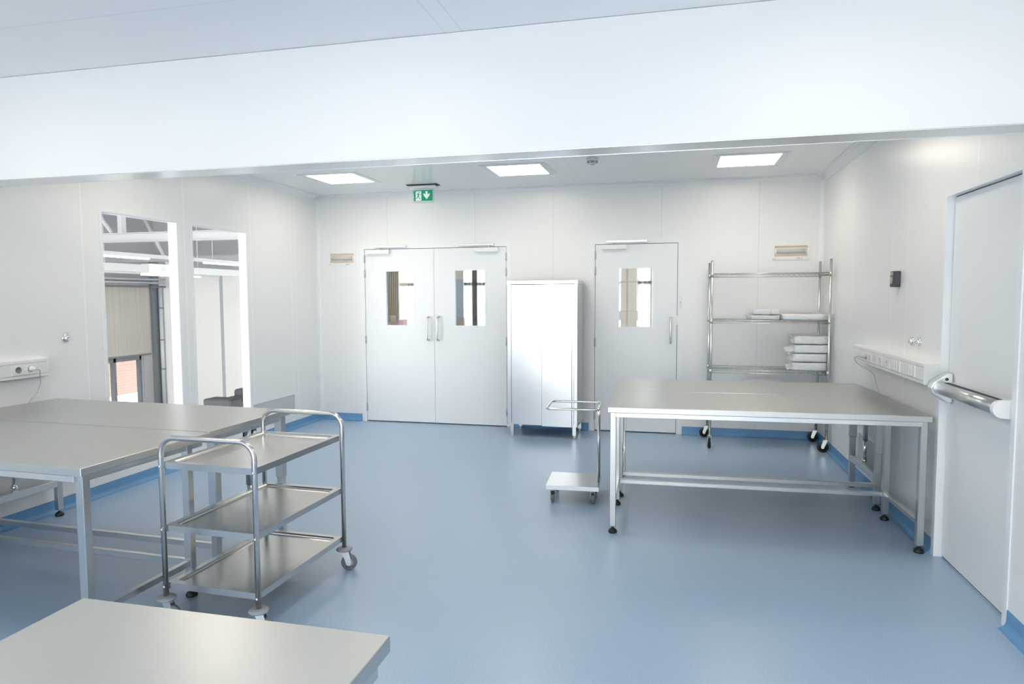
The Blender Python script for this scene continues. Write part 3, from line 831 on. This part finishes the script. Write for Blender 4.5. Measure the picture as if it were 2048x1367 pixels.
# ================================================================== TRUNKINGS, CORDS, WALL OUTLETS
def trunking(x, s, y0, y1, z0, z1, dep, label, modules, endcap):
    """s = +1 box grows towards +x from the wall"""
    t = thing('socket_trunking', label, 'socket trunking', (x, (y0 + y1) / 2, z0))
    L = (y1 - y0) / 2; h = z1 - z0
    xs = (0, s * dep)
    MB().box(min(xs), max(xs), -L, L, 0, h, .003).build('housing', 'white_plastic', t)
    xf0 = s * dep
    b = MB(); b.box(min(xf0, xf0 + s * .0012), max(xf0, xf0 + s * .0012), -L + .01, L - .01, .020, .024).box(min(xf0, xf0 + s * .0012), max(xf0, xf0 + s * .0012), -L + .01, L - .01, h - .024, h - .020)
    b.build('cover_groove', 'grey_detail', t)
    for (yc, wd, kind) in modules:
        y = yc - (y0 + y1) / 2
        a, c_ = sorted((xf0, xf0 + s * .006))
        pl = MB().box(a, c_, y - wd / 2, y + wd / 2, .026, h - .026, .0015).build('socket_plate' if kind != 'blank' else 'blank_plate', 'white_plastic', t)
        f0 = xf0 + s * .006
        if kind == 'schuko':
            for q in (-.043, .043) if wd > .12 else (0,):
                MB().lathe([(.021, 0), (.021, s * .003), (.019, s * .003), (.019, s * .0008), (0, s * .0008)], 20, None, (f0, y + q, h / 2), 'X').build('socket', 'socket_grey' if (q < 0 and s > 0) else 'pale_detail', pl)
        elif kind == 'data':
            for q in (-.022, .022):
                a2, c2 = sorted((f0, f0 + s * .003))
                MB().box(a2, c2, y + q - .014, y + q + .014, h / 2 - .026, h / 2 + .026, .001).build('outlet', 'trim', pl)
                a3, c3 = sorted((f0 + s * .003, f0 + s * .0036))
                MB().box(a3, c3, y + q - .005, y + q + .005, h / 2 - .015, h / 2 + .015).build('outlet_slot', 'pale_detail', pl)
    for e in endcap:
        a, c_ = sorted((-s * 0, s * (dep + .003)))
        MB().box(a, c_, e * L - .004, e * L + .004, -.002, h + .002, .002).build('end_cap', 'white_plastic', t)
    return t
trunking(XR, -1, 4.37, 5.96, 1.022, 1.146, .088, 'long white socket trunking on the right wall beside the exit door', [(5.78, .13, 'data'), (5.52, .18, 'schuko'), (5.34, .09, 'schuko'), (5.22, .09, 'schuko'), (5.06, .11, 'schuko'), (4.88, .17, 'data'), (4.60, .17, 'data')], (-1, 1))
trunking(XL, 1, 1.6, 3.825, 1.003, 1.128, .045, 'white socket trunking on the left wall above the left tables', [(3.64, .18, 'schuko'), (3.36, .18, 'data'), (2.9, .18, 'schuko')], (-1, 1))

def cord(name, label, pts, plug_at, plug_dir, r=.0032):
    t = thing(name, label, 'cord', tuple(plug_at))
    P = [Vector(p) - Vector(plug_at) for p in pts]
    # Catmull-Rom through the points
    out = []
    Q = [P[0]] + P + [P[-1]]
    for i in range(1, len(Q) - 2):
        for k in range(8):
            u = k / 8; a, b, c_, d = Q[i - 1], Q[i], Q[i + 1], Q[i + 2]
            out.append(.5 * ((2 * b) + (c_ - a) * u + (2 * a - 5 * b + 4 * c_ - d) * u * u + (3 * b - a - 3 * c_ + d) * u ** 3))
    out.append(P[-1])
    MB().tube(out, r, 8).build('cable', 'cable', t)
    s = plug_dir
    MB().lathe([(0, 0), (.018, 0), (.018, s * .008), (.013, s * .026), (.006, s * .040), (0, s * .040)], 16, None, (0, 0, 0), 'X').build('plug', 'white_plastic' if s > 0 else 'grey_detail', t)
    return t
xo = XR - .088 - .0095
cord('power_cord', 'thin grey power cord plugged into the right trunking and hanging behind the right tables',
     [(xo - .040, 5.565, 1.084), (xo - .070, 5.585, 1.075), (xo - .050, 5.60, 1.03), (XR - .045, 5.58, .96), (XR - .030, 5.52, .88), (XR - .022, 5.46, .80), (XR - .030, 5.42, .68), (XR - .12, 5.50, .60), (XR - .20, 5.62, .56), (XR - .16, 5.78, .60), (XR - .15, 5.85, .70)], (xo, 5.565, 1.084), -1)
xo = XL + .045 + .0095
cord('power_cord', 'thin grey power cord plugged into the left trunking and dropping behind the left tables',
     [(xo + .040, 3.685, 1.066), (xo + .055, 3.70, 1.055), (XL + .060, 3.745, 1.01), (XL + .035, 3.765, .95), (XL + .022, 3.745, .89), (XL + .020, 3.69, .835), (XL + .020, 3.66, .76), (XL + .025, 3.62, .62)], (xo, 3.685, 1.066), 1)

def gas_outlet(x, s, y, z, label, group=None):
    t = thing('air_coupling', label, 'wall coupling', (x, y, z), 0, group)
    MB().lathe([(0, 0), (.030, 0), (.030, s * .006), (.024, s * .010), (.018, s * .010), (0, s * .010)], 20, None, (0, 0, 0), 'X').build('rosette', 'chrome', t)
    MB().lathe([(.016, s * .008), (.016, s * .018), (.012, s * .020), (.012, s * .026), (.007, s * .027), (.007, s * .018), (0, s * .018)], 16, None, (0, 0, 0), 'X').build('coupling', 'chrome', t)
    MB().lathe([(0, s * .019), (.0068, s * .019), (0, s * .021)], 10, None, (0, 0, 0), 'X').build('nozzle', 'dark_grey', t)
    MB().box(min(s * .004, s * .012), max(s * .004, s * .012), -.007, .007, .024, .040, .002).build('latch', 'chrome', t)
gas_outlet(XL - .002, 1, 4.016, 1.255, 'round chrome air coupling on the left wall above the socket trunking')
gas_outlet(XR + .002, -1, 4.868, 1.247, 'chrome air coupling on the right wall, the one farther from the exit door', 'pair of chrome couplings on the right wall')
gas_outlet(XR + .002, -1, 4.735, 1.249, 'chrome air coupling on the right wall, the one nearer the exit door', 'pair of chrome couplings on the right wall')

bx = thing('wall_control', 'small black control box on the right wall', 'control box', (XR, 5.185, 1.66))
MB().box(-.045, 0, -.040, .040, -.055, .055, .004).build('box', 'dark_grey', bx)
dial = MB().lathe([(0, -.052), (.024, -.050), (.026, -.045), (0, -.045)], 20, None, (0, 0, -.008), 'X').build('dial', 'pinkgrey', bx)
MB().box(-.047, -.044, -.030, .030, .026, .048, .001).build('face_plate', 'pinkgrey', bx)

# low air grilles
def grille(x, s, y0, y1, z0, z1, label):
    t = thing('air_grille', label, 'air grille', (x, (y0 + y1) / 2, z0), 0, 'perforated air grilles low on the side walls')
    L = (y1 - y0) / 2; h = z1 - z0
    a, c_ = sorted((0, s * .003)); MB().box(a, c_, -L + .02, L - .02, .02, h - .02).build('perforated_sheet', 'perf_y', t)
    a, c_ = sorted((0, s * .006)); f = MB()
    f.box(a, c_, -L, L, 0, .02).box(a, c_, -L, L, h - .02, h).box(a, c_, -L, -L + .02, .02, h - .02).box(a, c_, L - .02, L, .02, h - .02)
    f.build('frame', 'white', t)
grille(XL, 1, 6.22, 7.07, .165, .425, 'low perforated air grille on the left wall under the far end of the left window')
grille(XR, -1, 5.28, 6.07, .175, .425, 'low perforated air grille on the right wall behind the right tables')

# ================================================================== HALL BEHIND THE LEFT WALL
HX, HY, HF, HC = -9.5, 10.75, -.55, 3.35
struct(MB().box(-14, XL - WT - .02, 1.0, HY + .1, HF - .1, HF).build('floor_hall', 'hall_floor'), 'floor of the hall beyond the left windows')
struct(MB().box(HX - .2, XL - WT - .005, 1.0, HY + .1, HC, HC + .1).build('ceiling_hall', 'hall_dark'), 'dark roof lining of the hall')
struct(MB().box(HX, XL - WT - .02, HY, HY + .1, HF, 1.99).build('wall_hall_back', 'hall_white'), 'white panelled wall of the hall')
struct(MB().box(HX, XL - WT - .02, HY + .01, HY + .1, 1.99, HC).build('wall_hall_upper', 'hall_grey'), 'grey upper wall of the hall')
wall('wall_hall_left', 'X', HX - .15, .15, 1.0, HY + .1, HF, HC, [(7.2, 10.38, HF, 1.82)], 'hall_panel')
f = MB()
for y in (7.2, 8.10, 9.08, 9.745, 10.34): f.box(HX - .11, HX - .03, y, y + .055, HF, 1.82)
f.box(HX - .11, HX - .03, 7.2, 10.38, .415, .50).box(HX - .11, HX - .03, 7.2, 10.38, 1.77, 1.82).box(HX - .11, HX - .03, 7.2, 10.38, HF, HF + .08)
wh = struct(f.build('window_4', 'hall_frame'), 'dark framed window of the hall')
MB().box(HX - .075, HX - .069, 7.2, 10.38, HF + .08, 1.77).build('pane', 'glass', wh)
struct(MB().box(HX + .003, HX + .02, 10.40, 10.60, HF, 1.72).build('trim_10', 'hall_panel'), 'grey sheet beside the hall window')
struct(MB().box(HX + .003, HX + .09, 10.60, 10.74, HF, 2.3).build('trim_11', 'hall_frame'), 'dark upright beside the hall window')
bl = thing('roller_blind', 'beige roller blind half lowered over the hall window', 'blind', (HX + .03, 9.53, .50))
MB().box(0, .008, -1.5, 1.02, .02, 1.30).build('fabric', 'blind', bl)
MB().box(-.006, .014, -1.5, 1.02, -.005, .025, .003).build('bottom_bar', 'hall_frame', bl)
MB().cyl((.03, -1.5, 1.33), (.03, 1.02, 1.33), .035, 14).build('roller', 'hall_panel', bl)
struct(MB().box(-11.8, -11.6, 2, 16, HF, 5).build('wall_outside', 'brick'), 'brick building outside the hall window')
struct(MB().box(-18, -14, -2, 18, HF - .12, HF - .02).build('floor_yard', 'ground'), 'pale ground outside the hall')

st = thing('steel_girder', 'white steel roof girder with struts seen through the left windows', 'girder', (HX, 8.0, 2.33))
gb = MB(); gb.box(0, 5.0, -.05, .05, 0, .012).box(0, 5.0, -.05, .05, .118, .13).box(0, 5.0, -.006, .006, .012, .118); gb.build('flange_beam', 'hall_steel', st)
for (xa, xb2) in ((1.05, 1.75), (4.6, 3.9)):
    g2 = MB(); g2.tube([(xb2, .0, .13), (xa, 0, .98)], .035, 4); g2.build('strut', 'hall_steel', st)
for xx in (1.92, 4.1): MB().box(xx - .035, xx + .035, -.04, .04, .13, 1.0).build('post', 'hall_steel', st)
for yy2, xs2 in ((9.6, ((-8.9, -8.2),)),):
    t2 = thing('roof_truss', 'grey roof struts behind the girder in the hall', 'truss', (HX, yy2, 2.2))
    for a_, b2 in xs2:
        MB().tube([(b2 - HX, 0, -.1), (a_ - HX, 0, 1.1)], .04, 4).build('strut', 'hall_steel', t2)
    MB().box(-7.95 - HX, -7.86 - HX, -.04, .04, -.2, 1.14).build('post', 'hall_steel', t2)
    MB().box(0.01, 5.0, -.05, .05, -.05, .03).build('tie', 'hall_grey', t2)

def hall_track(x, z, h, lamps, label, hang=True):
    t = thing('lighting_track', label, 'lighting track', (x, 6.5, z), 0, 'lighting tracks in the hall')
    MB().box(-.03, .03, -3.5, 4.1, -h, 0).build('track', 'hall_steel', t)
    for (a, b2) in lamps: MB().box(-.028, .028, a - 6.5, b2 - 6.5, -h - .018, -h).build('lamp', 'lampstrip', t)
    for y in (-2.0, -.25, 1.6, 3.2): MB().cyl((0, y, 0), (0, y, HC - z), .006, 6).build('hanger', 'grey_detail', t)
    return t
hall_track(-6.2, 2.075, .045, [(5.4, 6.92), (7.94, 9.5)], 'nearest lit lighting track in the hall, seen high in the left windows')
hall_track(-8.0, 1.95, .035, [(8.80, 10.10)], 'farther lit lighting track in the hall, seen low behind the cable duct')
ct = thing('cable_duct', 'wide white cable duct with a box running across the hall', 'duct', (-7.0, 6.5, 1.995))
MB().box(-.05, .05, -3.5, 4.1, -.10, 0).build('duct', 'hall_steel', ct)
MB().box(-.09, .09, 1.27, 1.62, -.125, .02, .012).build('box', 'white_plastic', ct)
for y in (-1.2, .45, 2.3): MB().cyl((0, y, 0), (0, y, HC - 1.995), .006, 6).build('hanger', 'grey_detail', ct)
hs = thing('hall_exit_sign', 'small pale green sign on the cable duct box in the hall', 'sign', (-6.905, 7.98, 1.90))
MB().box(0, .01, -.06, .06, 0, .085).build('plate', 'white_plastic', hs); MB().box(.010, .012, -.045, .045, .012, .073).build('symbol', 'grey_detail', hs)
wd = thing('wall_duct', 'pair of grey pipes running above the blind in the hall', 'pipe', (-9.2, 9.5, 1.82))
for dz in (.0, .06): MB().cyl((0, -3, dz), (0, 1.15, dz), .022, 10).build('pipe', 'pipe', wd)
MB().cyl((.02, -3, -.07), (.02, 1.15, -.07), .016, 8).build('cable_bundle', 'hall_frame', wd)
for k, (y_, r_) in enumerate(((10.70, .035),)):
    dp = thing('down_pipe', 'pale vertical pipe in the corner of the hall', 'pipe', (HX + .16, y_, HF))
    MB().cyl((0, 0, 0), (0, 0, 2.3), r_, 12).build('pipe', 'pipe', dp)
    for z in (.75, 1.3, 1.9): MB().cyl((0, 0, z), (0, 0, z + .02), r_ + .006, 12).build('bracket', 'hall_frame', dp)
for (x_, r_, l_) in ((-9.05, .018, 'thin grey conduit on the white hall wall beside the corner'), (-8.86, .045, 'thick grey conduit on the white hall wall behind the first window')):
    dp = thing('conduit', l_, 'conduit', (x_, HY - r_ + .003, HF + .6 if r_ < .03 else HF))
    MB().cyl((0, 0, 0), (0, 0, 2.0), r_, 12).build('pipe', 'pipe', dp)
so = thing('lounge_sofa', 'low dark grey sofa in the hall beyond the second window', 'sofa', (-5.2, 6.95, HF))
MB().box(-.01, .30, -.19, .70, .10, .905, .02).build('seat', 'sofa', so)
MB().box(0, .36, -.41, -.19, .0, .945, .015).build('armrest', 'sofa', so)
MB().box(0, .14, .14, .70, .88, .985, .03, None, 2).build('backrest', 'sofa', so)

# ================================================================== ROOM BEYOND THE END WALL
CY = 9.8
struct(MB().box(-4.52, XR + .2, YB + .1, CY + .1, ZC, ZC + .1).build('ceiling_corridor', 'white'), 'ceiling of the room beyond the doors')
struct(MB().box(-4.42 - .1, XL - WT - .0, YB + .1, CY, -.1, ZC).build('wall_corridor_left', 'white'))
struct(MB().box(XR + .1, XR + .2, YB + .1, CY, 0, ZC).build('wall_corridor_right', 'white'))
wall('wall_corridor_back', 'Y', CY, .1, -4.52, XR + .2, 0, ZC, [(-4.16, -3.55, .75, 2.6), (-3.13, -2.55, .75, 2.6), (-.86, -.295, .75, 2.6), (.2, 1.3, .75, 2.6)], 'white')
f = MB()
for (a, b2) in ((-4.16, -3.55), (-3.13, -2.55), (-.86, -.295), (.2, 1.3)):
    f.box(a, b2, CY + .02, CY + .07, 1.715, 1.765)
for x, q in ((-2.985, .09), (-.497, .02), (-.315, .02)): f.box(x, x + q, CY + .02, CY + .07, .75, 2.6)
wc = struct(f.build('window_5', 'beige_frame'), 'bright windows of the room beyond the doors')
MB().box(-4.16, 1.3, CY + .075, CY + .081, .75, 2.6).build('pane', 'glass', wc)
wp = thing('wooden_post', 'pale wooden post with a band seen through the single door window', 'post', (-.575, 9.2, 0))
MB().box(-.105, .105, -.08, .08, 0, ZC).build('shaft', 'wood', wp)
MB().box(-.135, .125, -.10, .10, 1.225, 1.345, .003).build('band', 'wood', wp)
cu = thing('beige_curtain', 'beige curtain seen through the left leaf of the double door', 'curtain', (-4.10, 9.40, 0))
b = MB(); pts = [(-.11 + .22 * k / 40, .022 * math.sin(k * 1.1)) for k in range(41)]
b.prism(pts + [(x, y + .006) for x, y in reversed(pts)], .05, 2.7, 'Z'); b.build('fabric', 'curtain', cu)
ls = thing('low_cupboard', 'pale wooden low cupboard seen through the left leaf of the double door', 'cupboard', (-3.98, 9.15, 0))
MB().box(-.22, .55, -.15, .2, .02, 1.10, .004).build('body', 'wood', ls); MB().box(-.23, .56, -.16, .21, 1.10, 1.125, .003).build('top', 'wood', ls)
for k, (m_, h_, l_) in enumerate((('brown', .10, 'dark brown folder, first from the curtain on the low cupboard'), ('tan', .14, 'tan folder, middle one on the low cupboard'), ('brown', .15, 'taller brown folder, last of the three on the low cupboard'))):
    bo = thing('folder', l_, 'folder', (-4.08 + k * .05, 9.10, 1.125), 0, 'folders on the low cupboard')
    MB().box(-.02, .02, -.10, .10, 0, h_, .002).build('cover', m_, bo); MB().box(-.016, .016, -.101, -.097, .01, h_ * .4).build('spine_label', 'tan' if m_ == 'brown' else 'brown', bo)
pk = thing('pink_box', 'pink card box on the low cupboard behind the double door', 'box', (-3.83, 9.10, 1.125))
MB().box(-.055, .055, -.08, .08, 0, .09, .003).build('carton', 'pink', pk); MB().box(-.057, .057, -.082, .082, .075, .095, .002).build('lid', 'pink', pk)
pn = thing('screen_panel', 'blue grey upright panel seen through the right leaf of the double door', 'panel', (-3.08, 9.5, 0))
MB().box(-.075, .065, -.02, .02, 1.24, 1.80, .004).build('board', 'bluegrey', pn); MB().box(-.09, .075, -.03, .03, .02, 1.24, .003).build('stand', 'wood', pn)
MB().box(-.075, .065, -.02, .02, 1.80, 2.3, .004).build('upper_board', 'tan', pn)

for (a, b2, l_) in ((-4.02, -3.58, 'white sheer curtain behind the window of the left leaf of the double door'), (-3.10, -2.58, 'white sheer curtain behind the window of the right leaf of the double door'), (-.84, -.31, 'white sheer curtain at the window behind the single door')):
    sc_ = thing('sheer_curtain', l_, 'curtain', ((a + b2) / 2, CY + .010, .70), 0, 'sheer curtains of the room beyond the doors')
    n_ = 60; w_ = b2 - a
    pts = [(-w_ / 2 + w_ * k / n_, .006 * math.sin(k * .9) + .003 * math.sin(k * .37)) for k in range(n_ + 1)]
    MB().prism(pts + [(x, y + .0012) for x, y in reversed(pts)], 0, 1.95, 'Z').build('fabric', 'sheer', sc_)

# ================================================================== LIGHT
w = bpy.data.worlds.new('sky'); SC.world = w; w.use_nodes = True
bg = w.node_tree.nodes['Background']
bg.inputs[0].default_value = (1.0, .965, .935, 1); bg.inputs[1].default_value = 8.2
def portal(loc, rot, sx, sy):
    l = bpy.data.lights.new('sky_portal', 'AREA'); l.shape = 'RECTANGLE'; l.size = sx; l.size_y = sy; l.cycles.is_portal = True
    o = bpy.data.objects.new('sky_portal', l); COL.objects.link(o); o.location = loc; o.rotation_euler = rot
portal((-1.375, YR - .12, 1.445), (PI / 2, 0, PI), 5.45, 2.21)
portal((-1.45, CY + .12, 1.675), (PI / 2, 0, 0), 5.8, 1.9)

# ================================================================== CAMERA
F = 1339.36; YAW, PIT, ROL, H = .2355, .068, -.0038, 1.55
fv = Vector((-math.sin(YAW) * math.cos(PIT), math.cos(YAW) * math.cos(PIT), -math.sin(PIT)))
rv0 = Vector((math.cos(YAW), math.sin(YAW), 0)); uv0 = rv0.cross(fv)
rv = rv0 * math.cos(ROL) + uv0 * math.sin(ROL); uv = -rv0 * math.sin(ROL) + uv0 * math.cos(ROL)
cd = bpy.data.cameras.new('camera'); cam = bpy.data.objects.new('camera', cd); COL.objects.link(cam)
cam.matrix_world = Matrix(((rv.x, uv.x, -fv.x, 0), (rv.y, uv.y, -fv.y, 0), (rv.z, uv.z, -fv.z, H), (0, 0, 0, 1)))
cd.sensor_fit = 'HORIZONTAL'; cd.sensor_width = 36; cd.lens = 36 * F / 2048; cd.clip_start = .05
SC.camera = cam

SC.view_settings.view_transform = 'Standard'; SC.view_settings.look = 'None'
SC.view_settings.exposure = 0.17; SC.view_settings.gamma = 1; SC.view_settings.use_curve_mapping = False
cy = SC.cycles
cy.max_bounces = 14; cy.diffuse_bounces = 8; cy.glossy_bounces = 8; cy.transparent_max_bounces = 16; cy.transmission_bounces = 8
cy.caustics_reflective = False; cy.caustics_refractive = False; cy.sample_clamp_indirect = 8; cy.use_denoising = True
